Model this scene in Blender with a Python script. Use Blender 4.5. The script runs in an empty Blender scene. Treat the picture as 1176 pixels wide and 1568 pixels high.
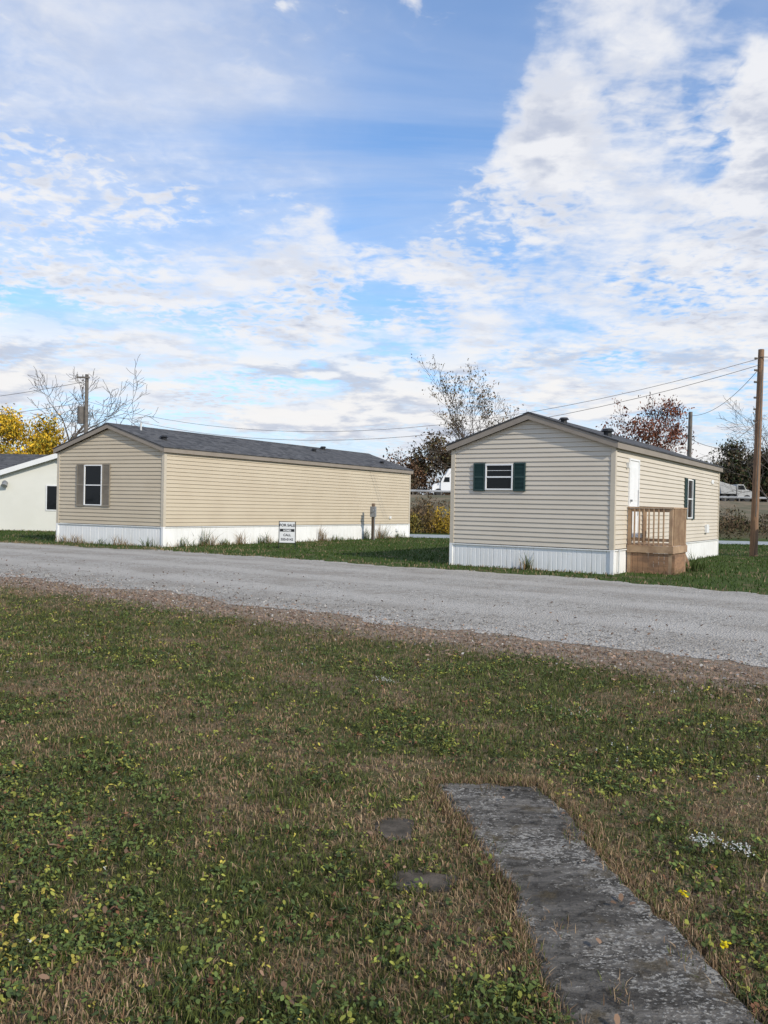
import bpy, math, random
import numpy as np
from mathutils import Vector, Matrix
random.seed(4); rng=np.random.default_rng(7)
scene=bpy.context.scene
scene.view_settings.view_transform='Standard'
scene.view_settings.look='None'
scene.view_settings.exposure=0
COL=scene.collection

# ------------------------------------------------------------------ node helper
class NT:
    def __init__(s,nt): s.nt=nt; s.N=nt.nodes; s.L=nt.links
    def put(s,sock,v):
        if v is None: return
        if isinstance(v,bpy.types.NodeSocket): s.L.new(v,sock)
        else:
            if hasattr(sock.default_value,'__len__') and not hasattr(v,'__len__'): v=[v]*len(sock.default_value)
            if hasattr(sock.default_value,'__len__') and len(sock.default_value)==4 and len(v)==3: v=(*v,1)
            sock.default_value=v
    def m(s,op,a,b=None,c=None,clamp=False):
        n=s.N.new('ShaderNodeMath'); n.operation=op; n.use_clamp=clamp
        for i,v in enumerate((a,b,c)): s.put(n.inputs[i],v)
        return n.outputs[0]
    def v(s,op,a,b=None,out=0):
        n=s.N.new('ShaderNodeVectorMath'); n.operation=op
        s.put(n.inputs[0],a); s.put(n.inputs[1],b)
        return n.outputs[out]
    def ss(s,x,a,b,o0=0.,o1=1.,kind='SMOOTHSTEP'):
        n=s.N.new('ShaderNodeMapRange'); n.interpolation_type=kind
        for i,v in enumerate((x,a,b,o0,o1)): s.put(n.inputs[i],v)
        return n.outputs[0]
    def noise(s,vec,scale,detail=4,rough=.5,dist=0.):
        n=s.N.new('ShaderNodeTexNoise')
        if vec is not None: s.put(n.inputs['Vector'],vec)
        n.inputs['Scale'].default_value=scale; n.inputs['Detail'].default_value=detail
        n.inputs['Roughness'].default_value=rough; n.inputs['Distortion'].default_value=dist
        return n.outputs[0]
    def vor(s,vec,scale,feature='F1',out='Distance'):
        n=s.N.new('ShaderNodeTexVoronoi'); n.feature=feature
        if vec is not None: s.put(n.inputs['Vector'],vec)
        n.inputs['Scale'].default_value=scale
        return n.outputs[out]
    def mix(s,f,a,b,mode='MIX'):
        n=s.N.new('ShaderNodeMix'); n.data_type='RGBA'; n.blend_type=mode
        s.put(n.inputs[0],f); s.put(n.inputs[6],a); s.put(n.inputs[7],b)
        return n.outputs[2]
    def comb(s,x,y,z):
        n=s.N.new('ShaderNodeCombineXYZ')
        for i,v in enumerate((x,y,z)): s.put(n.inputs[i],v)
        return n.outputs[0]
    def sep(s,v):
        n=s.N.new('ShaderNodeSeparateXYZ'); s.L.new(v,n.inputs[0]); return n.outputs
    def bump(s,h,strength=.5,dist=.02):
        n=s.N.new('ShaderNodeBump'); s.put(n.inputs['Height'],h)
        n.inputs['Strength'].default_value=strength; n.inputs['Distance'].default_value=dist
        return n.outputs[0]

def newmat(name):
    m=bpy.data.materials.new(name); m.use_nodes=True
    t=NT(m.node_tree); b=m.node_tree.nodes['Principled BSDF']
    return m,t,b
def geo_pos(t):
    return t.N.new('ShaderNodeNewGeometry').outputs['Position']

def simple(name,c1,c2=None,scale=3,rough=.7,bs=0,bscale=40,metal=0,stretch=None,spec=None,streak=0):
    m,t,b=newmat(name)
    p=geo_pos(t)
    if stretch: p2=t.v('MULTIPLY',p,stretch)
    else: p2=p
    if c2 is None: c2=tuple(x*.82 for x in c1)
    f=t.ss(t.noise(p2,scale,6,.6),.35,.65)
    col=t.mix(f,c1,c2)
    if streak:
        g=t.noise(t.v('MULTIPLY',p,(6,6,.5)),1.5,5,.65)
        hgt=t.ss(t.sep(p)[2],.0,.45,1.,.25)
        col=t.mix(t.m('MULTIPLY',t.m('MULTIPLY',t.ss(g,.45,.75),streak),hgt),col,(c1[0]*.55,c1[1]*.52,c1[2]*.42))
    t.L.new(col,b.inputs['Base Color'])
    b.inputs['Roughness'].default_value=rough; b.inputs['Metallic'].default_value=metal
    if spec is not None: b.inputs['Specular IOR Level'].default_value=spec
    if bs:
        t.L.new(t.bump(t.noise(p2,bscale,4,.6),bs,.01),b.inputs['Normal'])
    return m
def colattr(name,rough=.75,trans=0,spec=.2):
    m,t,b=newmat(name)
    a=t.N.new('ShaderNodeAttribute'); a.attribute_name='Col'
    t.L.new(a.outputs['Color'],b.inputs['Base Color'])
    b.inputs['Roughness'].default_value=rough
    b.inputs['Specular IOR Level'].default_value=spec
    if trans:
        tr=t.N.new('ShaderNodeBsdfTranslucent'); t.L.new(a.outputs['Color'],tr.inputs[0])
        mx=t.N.new('ShaderNodeMixShader'); mx.inputs[0].default_value=trans
        t.L.new(b.outputs[0],mx.inputs[1]); t.L.new(tr.outputs[0],mx.inputs[2])
        t.L.new(mx.outputs[0],m.node_tree.nodes['Material Output'].inputs[0])
    return m

# ------------------------------------------------------------------ mesh helpers
def empty(name,loc=(0,0,0)):
    o=bpy.data.objects.new(name,None); o.location=loc; COL.objects.link(o)
    return o
def addobj(name,me,parent=None,mat=None):
    o=bpy.data.objects.new(name,me); COL.objects.link(o)
    if mat:
        me.materials.append(mat)
    if parent:
        o.parent=parent; o.matrix_parent_inverse=Matrix.Translation(parent.location).inverted()
    return o
def trimesh(name,V,T,C=None,mat=None,parent=None,smooth=False):
    me=bpy.data.meshes.new(name)
    V=np.asarray(V,dtype=np.float32); T=np.asarray(T,dtype=np.int32)
    me.vertices.add(len(V)); me.vertices.foreach_set('co',V.ravel())
    me.loops.add(len(T)*3); me.loops.foreach_set('vertex_index',T.ravel())
    me.polygons.add(len(T)); me.polygons.foreach_set('loop_start',np.arange(0,len(T)*3,3,dtype=np.int32))
    me.update(calc_edges=True)
    if C is not None:
        at=me.attributes.new('Col','FLOAT_COLOR','POINT')
        c=np.ones((len(V),4),dtype=np.float32); c[:,:3]=C
        at.data.foreach_set('color',c.ravel())
    if smooth: me.polygons.foreach_set('use_smooth',np.ones(len(T),dtype=bool))
    return addobj(name,me,parent,mat)

class MB:
    def __init__(s,P=None): s.v=[]; s.f=[]; s.P=P or (lambda x,y,z:(x,y,z))
    def poly(s,pts):
        i=len(s.v); s.v+= [s.P(*p) for p in pts]; s.f.append(tuple(range(i,i+len(pts))))
    def hexa(s,b,t):
        i=len(s.v); s.v+=[s.P(*p) for p in b]+[s.P(*p) for p in t]
        s.f+=[(i+3,i+2,i+1,i),(i+4,i+5,i+6,i+7)]
        for k in range(4):
            j=(k+1)%4; s.f.append((i+k,i+j,i+4+j,i+4+k))
    def box(s,x0,x1,y0,y1,z0,z1):
        s.hexa([(x0,y0,z0),(x1,y0,z0),(x1,y1,z0),(x0,y1,z0)],[(x0,y0,z1),(x1,y0,z1),(x1,y1,z1),(x0,y1,z1)])
    def prismxz(s,prof,y0,y1):
        i=len(s.v); n=len(prof)
        s.v+=[s.P(x,y0,z) for x,z in prof]+[s.P(x,y1,z) for x,z in prof]
        s.f+=[tuple(range(i,i+n)),tuple(range(i+2*n-1,i+n-1,-1))]
        for k in range(n):
            j=(k+1)%n; s.f.append((i+k,i+n+k,i+n+j,i+j))
    def cyl(s,p0,p1,r0,r1=None,n=10):
        if r1 is None: r1=r0
        p0=Vector(p0);p1=Vector(p1); d=(p1-p0).normalized()
        a=d.orthogonal().normalized(); b=d.cross(a)
        i=len(s.v)
        for p,r in((p0,r0),(p1,r1)):
            for k in range(n):
                t=2*math.pi*k/n; q=p+a*(r*math.cos(t))+b*(r*math.sin(t)); s.v.append(s.P(*q))
        for k in range(n):
            j=(k+1)%n; s.f.append((i+k,i+j,i+n+j,i+n+k))
        s.f.append(tuple(range(i+n-1,i-1,-1))); s.f.append(tuple(range(i+n,i+2*n)))
    def obj(s,name,mat,parent=None,bevel=0,smooth=False):
        me=bpy.data.meshes.new(name); me.from_pydata([tuple(v) for v in s.v],[],s.f); me.update()
        import bmesh
        bm=bmesh.new(); bm.from_mesh(me); bmesh.ops.recalc_face_normals(bm,faces=bm.faces); bm.to_mesh(me); bm.free()
        if smooth: me.polygons.foreach_set('use_smooth',[True]*len(me.polygons))
        o=addobj(name,me,parent,mat)
        if bevel:
            md=o.modifiers.new('b','BEVEL'); md.width=bevel; md.segments=2; md.limit_method='ANGLE'
        return o

# ------------------------------------------------------------------ value noise (numpy)
def vn(x,y,sc,seed):
    r=np.random.default_rng(seed).random((64,64))
    x=np.asarray(x)*sc+31.7; y=np.asarray(y)*sc+17.3
    xi=np.floor(x).astype(int); yi=np.floor(y).astype(int); fx=x-xi; fy=y-yi
    fx=fx*fx*(3-2*fx); fy=fy*fy*(3-2*fy)
    g=lambda i,j:r[i%64,j%64]
    return (g(xi,yi)*(1-fx)+g(xi+1,yi)*fx)*(1-fy)+(g(xi,yi+1)*(1-fx)+g(xi+1,yi+1)*fx)*fy
def fb(x,y,sc,seed): return .55*vn(x,y,sc,seed)+.3*vn(x,y,sc*2.1,seed+1)+.15*vn(x,y,sc*4.3,seed+2)
def sst(x,a,b):
    t=np.clip((x-a)/(b-a),0,1); return t*t*(3-2*t)

# ------------------------------------------------------------------ world / sky
SUN=Vector((.62,-.72,0)).normalized(); EL=math.radians(33)
S=Vector((SUN.x*math.cos(EL),SUN.y*math.cos(EL),math.sin(EL)))
w=bpy.data.worlds.new("World"); scene.world=w; w.use_nodes=True
t=NT(w.node_tree); bg=t.N['Background']
sky=t.N.new('ShaderNodeTexSky'); sky.sky_type='NISHITA'; sky.sun_disc=False
sky.sun_elevation=EL; sky.sun_rotation=math.atan2(S.x,S.y); sky.air_density=1.0; sky.dust_density=.6; sky.ozone_density=1.5
d=t.v('NORMALIZE',t.N.new('ShaderNodeTexCoord').outputs['Generated'])
x,y,z=t.sep(d)
zc=t.m('ADD',t.m('MAXIMUM',z,0.),.11)
P=t.comb(t.m('DIVIDE',x,zc),t.m('DIVIDE',y,zc),0.)
warp=t.N.new('ShaderNodeTexNoise'); t.L.new(d,warp.inputs['Vector']); warp.inputs['Scale'].default_value=8; warp.inputs['Detail'].default_value=6
wd=t.v('ADD',d,t.v('MULTIPLY',t.v('SUBTRACT',warp.outputs['Color'],(.5,.5,.5)),(.22,.22,.22)))
def blob(az,el,r0,r1,wt):
    az=math.radians(az); el=math.radians(el)
    c=(math.sin(az)*math.cos(el),math.cos(az)*math.cos(el),math.sin(el))
    dist=t.v('DISTANCE',wd,c,out=1)
    return t.ss(dist,math.radians(r0),math.radians(r1),wt,0.)
veil=t.noise(t.v('MULTIPLY',P,(.55,1.0,1)),1.5,7,.62,.3)
puff=t.noise(P,3.1,8,.57,.1)
cells=t.noise(t.v('ADD',P,t.v('MULTIPLY',warp.outputs['Color'],(.1,.1,0))),20,3,.55,.3)
cellw=t.ss(t.noise(P,1.3,2,.5),.40,.58,.12,.46)
D=t.m('ADD',t.m('MULTIPLY',veil,.52),t.m('MULTIPLY',puff,.32))
D=t.m('ADD',D,t.m('ADD',t.m('MULTIPLY',t.m('SUBTRACT',cells,.5),cellw),.095))
for b_ in [(10.8,24,1,5.5,.16),(24,22.5,1.5,6,.20),(22.4,15.5,2,7,.11),(16,29.5,2,6,.10),(14,18,2,7,.10),
           (3.4,25.5,1,6.5,-.21),(.6,20.5,1,5,-.15),(6.5,32,1,5,-.13),(20.0,20.6,.5,2.8,-.12),(-5,22,2,8,-.08),(27,31,1,4,-.10),(-3,30,1,5,-.08),
           (-16,27,3,12,-.02),(-18,15,3,9,.04),(-22,12.5,.5,3.5,-.14),(.5,11.5,.5,3.5,-.08),(-5,16,2,7,.09),(5,14.5,1,5,.07)]:
    D=t.m('ADD',D,blob(*b_))
D=t.m('ADD',D,t.ss(z,.08,.32,.08,0.))
amt=t.ss(D,.41,.65)
thin=t.m('ADD',.08,t.m('MULTIPLY',t.ss(t.noise(t.v('MULTIPLY',P,(.5,1.2,1)),1.1,6,.62,.6),.38,.62),.35))
thin=t.m('ADD',thin,blob(-17,24,4,17,.40))
amt=t.m('MAXIMUM',t.m('MULTIPLY',amt,.97),t.m('MINIMUM',thin,.8))
amt=t.m('MAXIMUM',amt,t.ss(z,.02,.20,.80,.0))
cz=t.v('MULTIPLY',d,(5,5,20))
cu=t.noise(cz,1.25,8,.58)
band=t.m('MULTIPLY',t.ss(z,.035,.065),t.ss(z,.15,.23,1.,0.))
cum=t.m('MULTIPLY',t.ss(cu,.465,.55),band)
cuo=t.noise(t.v('ADD',cz,(0,0,.30)),1.25,6,.58)
shade=t.ss(t.m('SUBTRACT',cuo,cu),-.05,.07)
pufo=t.noise(t.v('ADD',P,(-.05,.09,0)),3.1,5,.57,.1)
sh2=t.ss(t.m('SUBTRACT',pufo,puff),-.08,.08)
thick=t.ss(D,.56,.76)
WH=(6.8,6.85,7.1); GR=(4.0,4.4,5.4); THN=(4.9,5.5,6.8)
hi=t.mix(t.m('MULTIPLY',sh2,t.m('ADD',.20,t.m('MULTIPLY',thick,.8))),t.mix(t.ss(D,.40,.60),THN,WH),GR)
base=t.mix(1.,sky.outputs[0],(.85,1.27,1.63),'MULTIPLY')
c=t.mix(amt,base,hi)
c=t.mix(t.ss(z,.0,.18,.50,.0),c,(5.5,5.95,6.8))
c=t.mix(t.m('MULTIPLY',cum,.92),c,t.mix(shade,(7.2,7.1,7.05),(4.4,4.75,5.6)))
t.L.new(c,bg.inputs[0]); bg.inputs[1].default_value=.13

sl=bpy.data.lights.new('sun_light','SUN'); sl.energy=3.6; sl.angle=math.radians(1.2); sl.color=(1,.91,.77)
so=bpy.data.objects.new('sun_light',sl); COL.objects.link(so); so.rotation_euler=S.to_track_quat('Z','Y').to_euler(); so.location=(20,-20,40)

# ------------------------------------------------------------------ camera
cam=bpy.data.cameras.new('camera'); co=bpy.data.objects.new('camera',cam); COL.objects.link(co)
cam.sensor_fit='VERTICAL'; cam.sensor_height=36; cam.lens=36*1290/1568; cam.clip_end=3000; cam.clip_start=.05
pitch=math.radians(-.36); roll=math.radians(1.2)
co.matrix_world=Matrix.Translation((0,0,1.6))@Matrix.Rotation(math.pi/2+pitch,4,'X')@Matrix.Rotation(roll,4,'Z')
scene.camera=co

# ------------------------------------------------------------------ ground
mg,t,b=newmat('grass_ground')
p=geo_pos(t); px,py,pz=t.sep(p)
s_=t.m('ADD',py,t.m('MULTIPLY',px,.74))
n1=t.noise(p,.9,6,.6); n2=t.noise(p,9,5,.65); n3=t.noise(p,60,4,.7)
green=t.mix(t.ss(n3,.3,.7),(.038,.046,.017),(.125,.140,.045))
brown=t.mix(t.ss(n3,.3,.7),(.095,.066,.040),(.29,.215,.135))
f=t.ss(t.m('ADD',t.m('MULTIPLY',n1,.5),t.m('MULTIPLY',n2,.5)),.44,.60)
c=t.mix(f,green,brown)
far=t.ss(s_,18,24)
lawn=t.mix(t.ss(n2,.3,.7),(.036,.066,.015),(.085,.115,.032))
lawn=t.mix(t.ss(n1,.54,.70),lawn,(.18,.14,.08))
c=t.mix(far,c,lawn)
c=t.mix(t.ss(py,52,60),c,t.mix(n1,(.13,.10,.055),(.07,.07,.03)))
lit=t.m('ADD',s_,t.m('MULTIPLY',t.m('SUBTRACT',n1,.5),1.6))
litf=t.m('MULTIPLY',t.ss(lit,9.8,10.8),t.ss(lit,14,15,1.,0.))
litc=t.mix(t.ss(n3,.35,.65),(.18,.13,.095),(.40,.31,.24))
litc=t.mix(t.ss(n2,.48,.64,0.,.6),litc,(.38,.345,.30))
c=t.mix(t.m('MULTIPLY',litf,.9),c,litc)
t.L.new(c,b.inputs['Base Color']); b.inputs['Roughness'].default_value=.95; b.inputs['Specular IOR Level'].default_value=.1
t.L.new(t.bump(t.m('ADD',n3,n2),.8,.03),b.inputs['Normal'])
xs=np.unique(np.concatenate([np.linspace(-1500,-40,12),np.arange(-40,45,1.0),np.linspace(45,1500,12)]))
ys=np.unique(np.concatenate([np.linspace(-60,-4,6),np.arange(-4,60,1.0),np.linspace(60,2500,16)]))
X,Y=np.meshgrid(xs,ys); 
H=(fb(X,Y,.25,3)-.5)*.05*sst(11-(Y+.74*X),0,4)*(np.abs(X)<45)
V=np.stack([X,Y,H-.0],-1).reshape(-1,3)
def gridtris(ny,nx):
    i=np.arange(ny-1)[:,None]*nx+np.arange(nx-1)[None]; i=i.ravel()
    return np.concatenate([np.stack([i,i+1,i+nx+1],1),np.stack([i,i+nx+1,i+nx],1)])
trimesh('ground',V,gridtris(len(ys),len(xs)),None,mg,smooth=True)
def gz(x,y): return (fb(x,y,.25,3)-.5)*.05*sst(11-(y+.74*x),0,4)

# ------------------------------------------------------------------ gravel road
mr,t,b=newmat('road_gravel')
p=geo_pos(t); px,py,pz=t.sep(p)
vs=t.sep(t.vor(p,38,'F1','Color')); vs2=t.sep(t.vor(p,14,'F1','Color'))
n1=t.noise(p,.7,6,.6); n2=t.noise(p,10,6,.75)
c=t.mix(vs[0],(.25,.232,.205),(.50,.47,.425))
c=t.mix(t.ss(n2,.35,.65,0.,.5),c,(.45,.423,.378))
c=t.mix(t.ss(vs2[1],.86,.95,0.,.6),c,(.17,.15,.125))
c=t.mix(t.ss(n1,.44,.64,0.,.65),c,(.30,.272,.235))
s_=t.m('ADD',t.m('ADD',py,t.m('MULTIPLY',px,.72)),t.m('MULTIPLY',n1,1.2))
tr=t.m('SINE',t.m('MULTIPLY',s_,2.2))
c=t.mix(t.ss(tr,-.2,1.,0.,.4),c,(.54,.51,.465))
t.L.new(c,b.inputs['Base Color']); b.inputs['Roughness'].default_value=.95; b.inputs['Specular IOR Level'].default_value=.15
t.L.new(t.bump(t.m('ADD',t.vor(p,38),n2),.8,.03),b.inputs['Normal'])
far_pts=[(-150,92),(-60,52.5),(-30,38.2),(-13.75,30.4),(-8,28.0),(-3.73,25.4),(.5,22.6),(3.2,20.9),(5.3,19.2),(7.64,16.9),(12,13.5),(30,0.5),(80,-36)]
fx=np.array([q[0] for q in far_pts]); fy=np.array([q[1] for q in far_pts])
def near_line(x): return 11.75-.74*x
xs=np.concatenate([np.linspace(-150,-25,60),np.arange(-25,25,.10),np.linspace(25,80,30)])
nrm=np.array([.59,.81])
K=14; rows=[]
for xx in xs:
    a=np.array([xx,near_line(xx)])
    ts=np.linspace(2,40,200); qx=a[0]+nrm[0]*ts; qy=a[1]+nrm[1]*ts
    k=np.argmax(qy>=np.interp(qx,fx,fy)); T=ts[k] if k>0 else 9.
    e0=(fb(a[0]*1.0,a[1],.6,11)-.5)*1.3+(fb(a[0],a[1],5,12)-.5)*.5
    e1=(fb(a[0]*1.0,a[1],.7,14)-.5)*1.2+(fb(a[0],a[1],4,15)-.5)*.6
    rows.append([a+nrm*(e0+(T+e1-e0)*j/K) for j in range(K+1)])
R=np.array(rows); zz=.004+.05*np.sin(np.linspace(0,np.pi,K+1))[None,:]*np.ones((len(xs),1))
V=np.concatenate([R,zz[...,None]],-1).reshape(-1,3)
trimesh('gravel_road',V,gridtris(len(xs),K+1)[:,::-1],None,mr,smooth=True)
mb=MB(); mb.poly([(-60,44.5,.005),(80,44.5,.005),(80,50,.005),(-60,50,.005)]); mb.obj('gravel_lane',simple('lane_gravel',(.36,.39,.40),(.26,.28,.28),2,.95))

# ------------------------------------------------------------------ concrete path
mc,t,b=newmat('weathered_concrete')
p=geo_pos(t)
n1=t.noise(p,2.2,5,.6); n2=t.noise(p,18,6,.72); n3=t.noise(t.v('MULTIPLY',p,(1,1.5,1)),40,5,.72); n4=t.noise(t.v('MULTIPLY',p,(.6,3.,1)),3.0,5,.65)
c=t.mix(t.ss(n4,.35,.65),(.080,.073,.064),(.205,.188,.165))
c=t.mix(t.ss(n2,.50,.60,0.,.75),c,(.040,.036,.030))
spot=t.ss(t.m('ADD',t.m('MULTIPLY',n3,.62),t.m('MULTIPLY',n1,.38)),.53,.56)
c=t.mix(t.m('MULTIPLY',spot,.75),c,(.42,.40,.36))
agg=t.m('MULTIPLY',t.ss(t.vor(p,52),.18,.28,1.,0.),t.ss(n1,.43,.55))
c=t.mix(t.m('MULTIPLY',agg,.8),c,(.48,.455,.41))
c=t.mix(t.ss(t.noise(p,5,4,.6),.56,.68,0.,.7),c,(.10,.078,.046))
t.L.new(c,b.inputs['Base Color']); b.inputs['Roughness'].default_value=.95; b.inputs['Specular IOR Level'].default_value=.12
t.L.new(t.bump(t.m('ADD',n2,n3),1.,.02),b.inputs['Normal'])
yy=np.arange(.4,4.92,.025)
pyL=np.array([.4,2.63,2.87,3.23,3.75,4.29,4.9]); pxL=np.array([.83,.61,.575,.54,.50,.405,.335])
pyR=np.array([.4,2.65,2.94,3.35,3.71,4.32,4.9]); pxR=np.array([1.45,1.23,1.20,1.12,1.075,1.01,.92])
def pathL(y): return np.interp(y,pyL,pxL)+(fb(y,0,2.6,21)-.5)*.12+(vn(y,3,14,27)-.5)*.05
def pathR(y): return np.interp(y,pyR,pxR)+(fb(y,5,2.6,22)-.5)*.08+(vn(y,7,14,28)-.5)*.05
K=20; V=[]
for q in yy:
    l=float(pathL(q)); r=float(pathR(q))
    for j in range(K+1):
        u=j/K; xq=l+(r-l)*u
        edge=min(u,1-u)
        zq=.012+.010*float(vn(xq,q,2,23))+.006*float(vn(xq,q,20,24)) -(.035 if edge==0 else 0)
        yq=q+ (.14*(float(vn(u*4,0,1,25))-.5)+.06*(float(vn(u*16,0,1,26))-.5) if q>4.8 else 0)
        if q==yy[-1]: zq-=.03
        V.append((xq,yq,zq+float(gz(xq,q))))
trimesh('concrete_path',V,gridtris(len(yy),K+1),None,mc,smooth=False)
mst=simple('stone_dark',(.12,.10,.08),(.055,.048,.038),9,.95,.6,60,spec=.1)
def stone(cx,cy,rx,ry,seed):
    r=random.Random(seed); n=14; mb=MB()
    pts=[]
    for k in range(n):
        a=2*math.pi*k/n; q=1+r.uniform(-.2,.12)
        pts.append((cx+rx*q*math.copysign(abs(math.cos(a))**.7,math.cos(a)),cy+ry*q*math.copysign(abs(math.sin(a))**.7,math.sin(a))))
    z0=float(gz(cx,cy))
    mb.poly([(x_,y_,z0+.006) for x_,y_ in pts])
    for k in range(n):
        j=(k+1)%n; mb.poly([(*pts[k],z0-.03),(*pts[j],z0-.03),(*pts[j],z0+.006),(*pts[k],z0+.006)])
    mb.obj('stepping_stone',mst)
stone(.09,4.19,.10,.15,1); stone(.2,3.6,.14,.11,2)

# ------------------------------------------------------------------ grass & weeds
mgrass=colattr('grass_blades',.7,.2,.12); mleaf=colattr('leaf_surface',.7,.2,.18); mfol=colattr('tree_leaves',.85,0,.05)
def blades(name,x,y,h,wd_,C,lean=.6,parent=None,z=None):
    n=len(x); a=rng.random(n)*2*np.pi; dx=np.cos(a); dy=np.sin(a)
    la=rng.random(n)*2*np.pi; ln=h*lean*rng.random(n)**.7
    lx=np.cos(la)*ln; ly=np.sin(la)*ln
    if z is None: z=gz(x,y)
    hz=np.sqrt(np.maximum(h*h-ln*ln,(.2*h)**2))
    V=np.zeros((n,5,3))
    for k,(sgn,fw,fh,fl) in enumerate([(-1,1,0,0),(1,1,0,0),(-1,.8,.6,.35),(1,.8,.6,.35),(0,0,1,1)]):
        V[:,k,0]=x+sgn*fw*wd_*dx*.5+lx*fl; V[:,k,1]=y+sgn*fw*wd_*dy*.5+ly*fl; V[:,k,2]=z-.005*(fh==0)+hz*fh
    i=np.arange(n)[:,None]*5
    T=np.concatenate([i+np.array([[0,1,3]]),i+np.array([[0,3,2]]),i+np.array([[2,3,4]])])
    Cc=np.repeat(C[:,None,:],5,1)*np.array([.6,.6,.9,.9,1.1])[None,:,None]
    return trimesh(name,V.reshape(-1,3),T,Cc.reshape(-1,3),mgrass,parent)
def leaves(name,x,y,z,r,C,tilt=.5,parent=None,mat=None,asp=.55):
    n=len(x); a=rng.random(n)*2*np.pi; ti=(rng.random(n)-.3)*tilt*2
    roll_=(rng.random(n)-.5)*1.2*(1 if tilt<1 else 2.4)
    f=np.stack([np.cos(a)*np.cos(ti),np.sin(a)*np.cos(ti),np.sin(ti)],1)
    s=np.stack([-np.sin(a)*np.cos(roll_),np.cos(a)*np.cos(roll_),np.sin(roll_)],1)
    c=np.stack([x,y,z],1); V=np.zeros((n,6,3)); r=r[:,None]
    pts=[(-1,0),(-.3,-asp),(.5,-asp*.85),(1,0),(.5,asp*.85),(-.3,asp)]
    for k,(u,v) in enumerate(pts): V[:,k]=c+f*r*u+s*r*v
    V[:,[1,2,4,5],2]+=r*.12
    i=np.arange(n)[:,None]*6
    T=np.concatenate([i+np.array([[0,1,5]]),i+np.array([[1,2,5]]),i+np.array([[2,4,5]]),i+np.array([[2,3,4]])])
    Cc=np.repeat(C[:,None,:],6,1)
    return trimesh(name,V.reshape(-1,3),T,Cc.reshape(-1,3),mat or mleaf,parent)
def sample(n,ymin,ymax,power,mx=1.5):
    u=rng.random(n); 
    e=1-power
    y=(ymin**e+(ymax**e-ymin**e)*u)**(1/e) if abs(e)>1e-6 else ymin*(ymax/ymin)**u
    x=(rng.random(n)*2-1)*(.50*y+mx)
    return x,y
def onpath(x,y,m=0.): return (y<4.9+m)&(x>pathL(y)-m)&(x<pathR(y)+m)
def stones(x,y): return ((np.abs(x-.09)<.07)&(np.abs(y-4.19)<.10))|((np.abs(x-.2)<.10)&(np.abs(y-3.6)<.07))
def browness(x,y):
    b=sst(fb(x,y,.8,31)*.45+fb(x,y,3.2,35)*.55,.47,.65)*.85
    dl=np.minimum(np.abs(x-pathL(y)),np.abs(x-pathR(y)))
    b=np.maximum(b,sst(.40-dl,0,.30)*(y<5.4)*.95*sst(fb(x,y,1.5,38),.17,.42))
    for cx,cy,r in[(2.1,4.6,.8),(2.0,6.9,.7),(1.9,3.4,.5),(-.2,2.9,.3),(.3,3.1,.35),(.1,5.1,.4),(.42,3.4,.3),(-.9,2.8,.25)]:
        b=np.maximum(b,sst(r-np.hypot(x-cx,y-cy),0,r*.6)*.9)
    return b
GD=np.array([.050,.066,.020]); GB=np.array([.165,.190,.050]); ST=np.array([.50,.37,.225]); RB=np.array([.23,.135,.08])
def gcols(x,y,br,rb=0):
    n=len(x); u=rng.random(n)[:,None]
    g=GD*(1-u)+GB*u; v=rng.random(n)[:,None]**1.3; d=RB*(1-v)+ST*v
    isb=(rng.random(n)<(.13+.74*br))[:,None]
    return np.where(isb,d,g)*(0.55+.75*rng.random(n))[:,None]*(.7+.6*fb(x,y,2.2,77))[:,None]
x,y=sample(340000,1.6,16.5,1.15)
k=(y+.74*x<11.2+rng.random(len(x))*.8)&~onpath(x,y,-.02*rng.random(len(x)))&~stones(x,y); x=x[k];y=y[k]
br=browness(x,y); edge=sst(y+.74*x,9.6,11.0); br=np.maximum(br,edge*.9)
keep=rng.random(len(x))<(1-.6*edge); x,y,br=x[keep],y[keep],br[keep]
tall=fb(x,y,1.7,41)
h=(.018+.040*tall*rng.random(len(x))+.014*rng.random(len(x)))*(1+.035*y)*(1-.35*br)
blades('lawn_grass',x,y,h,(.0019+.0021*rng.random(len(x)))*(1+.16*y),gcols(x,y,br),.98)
x,y=sample(74000,1.6,14,1.15)
k=(y+.74*x<10.4)&~onpath(x,y,.0)&~stones(x,y)
wn=fb(x,y,1.3,51); k&=(rng.random(len(x))<.24+.8*sst(wn,.40,.66)); k&=rng.random(len(x))<1-.8*browness(x,y)
x=x[k];y=y[k]; n=len(x); m=5
sz=(.0048+.0085*rng.random(n)**1.9)*(1+.045*y)
X_=np.repeat(x,m); Y_=np.repeat(y,m); SZ=np.repeat(sz,m)
aa=rng.random(n*m)*2*np.pi; rr=SZ*(.6+1.8*rng.random(n*m))
X_=X_+np.cos(aa)*rr; Y_=Y_+np.sin(aa)*rr
Z_=gz(X_,Y_)+.010+.030*rng.random(n*m)
typ=np.repeat(rng.random(n),m); bri=np.repeat(sst(fb(x,y,.7,57),.45,.68),m)
C=np.where((typ<.12+.22*bri)[:,None],np.array([.29,.30,.06]),np.where((typ<.58)[:,None],np.array([.13,.175,.048]),np.array([.062,.090,.030])))
C=np.where((typ>.965)[:,None],np.array([.48,.40,.08]),C); C=np.where(((typ>.92)&(typ<=.965))[:,None],np.array([.23,.11,.06]),C)*(.5+.85*rng.random(n*m))[:,None]
leaves('broadleaf_weeds',X_,Y_,Z_,SZ,C,.6)
n=14000; sx=rng.random(n)*34-20; ss_=np.clip(rng.normal(10.9,.7,n),8.4,12.8); y=ss_-.74*sx; k=(y>3)&(y<26); x=sx[k];y=y[k]
C=np.array([.33,.225,.16])*(.4+.95*rng.random(len(x)))[:,None]
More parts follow.
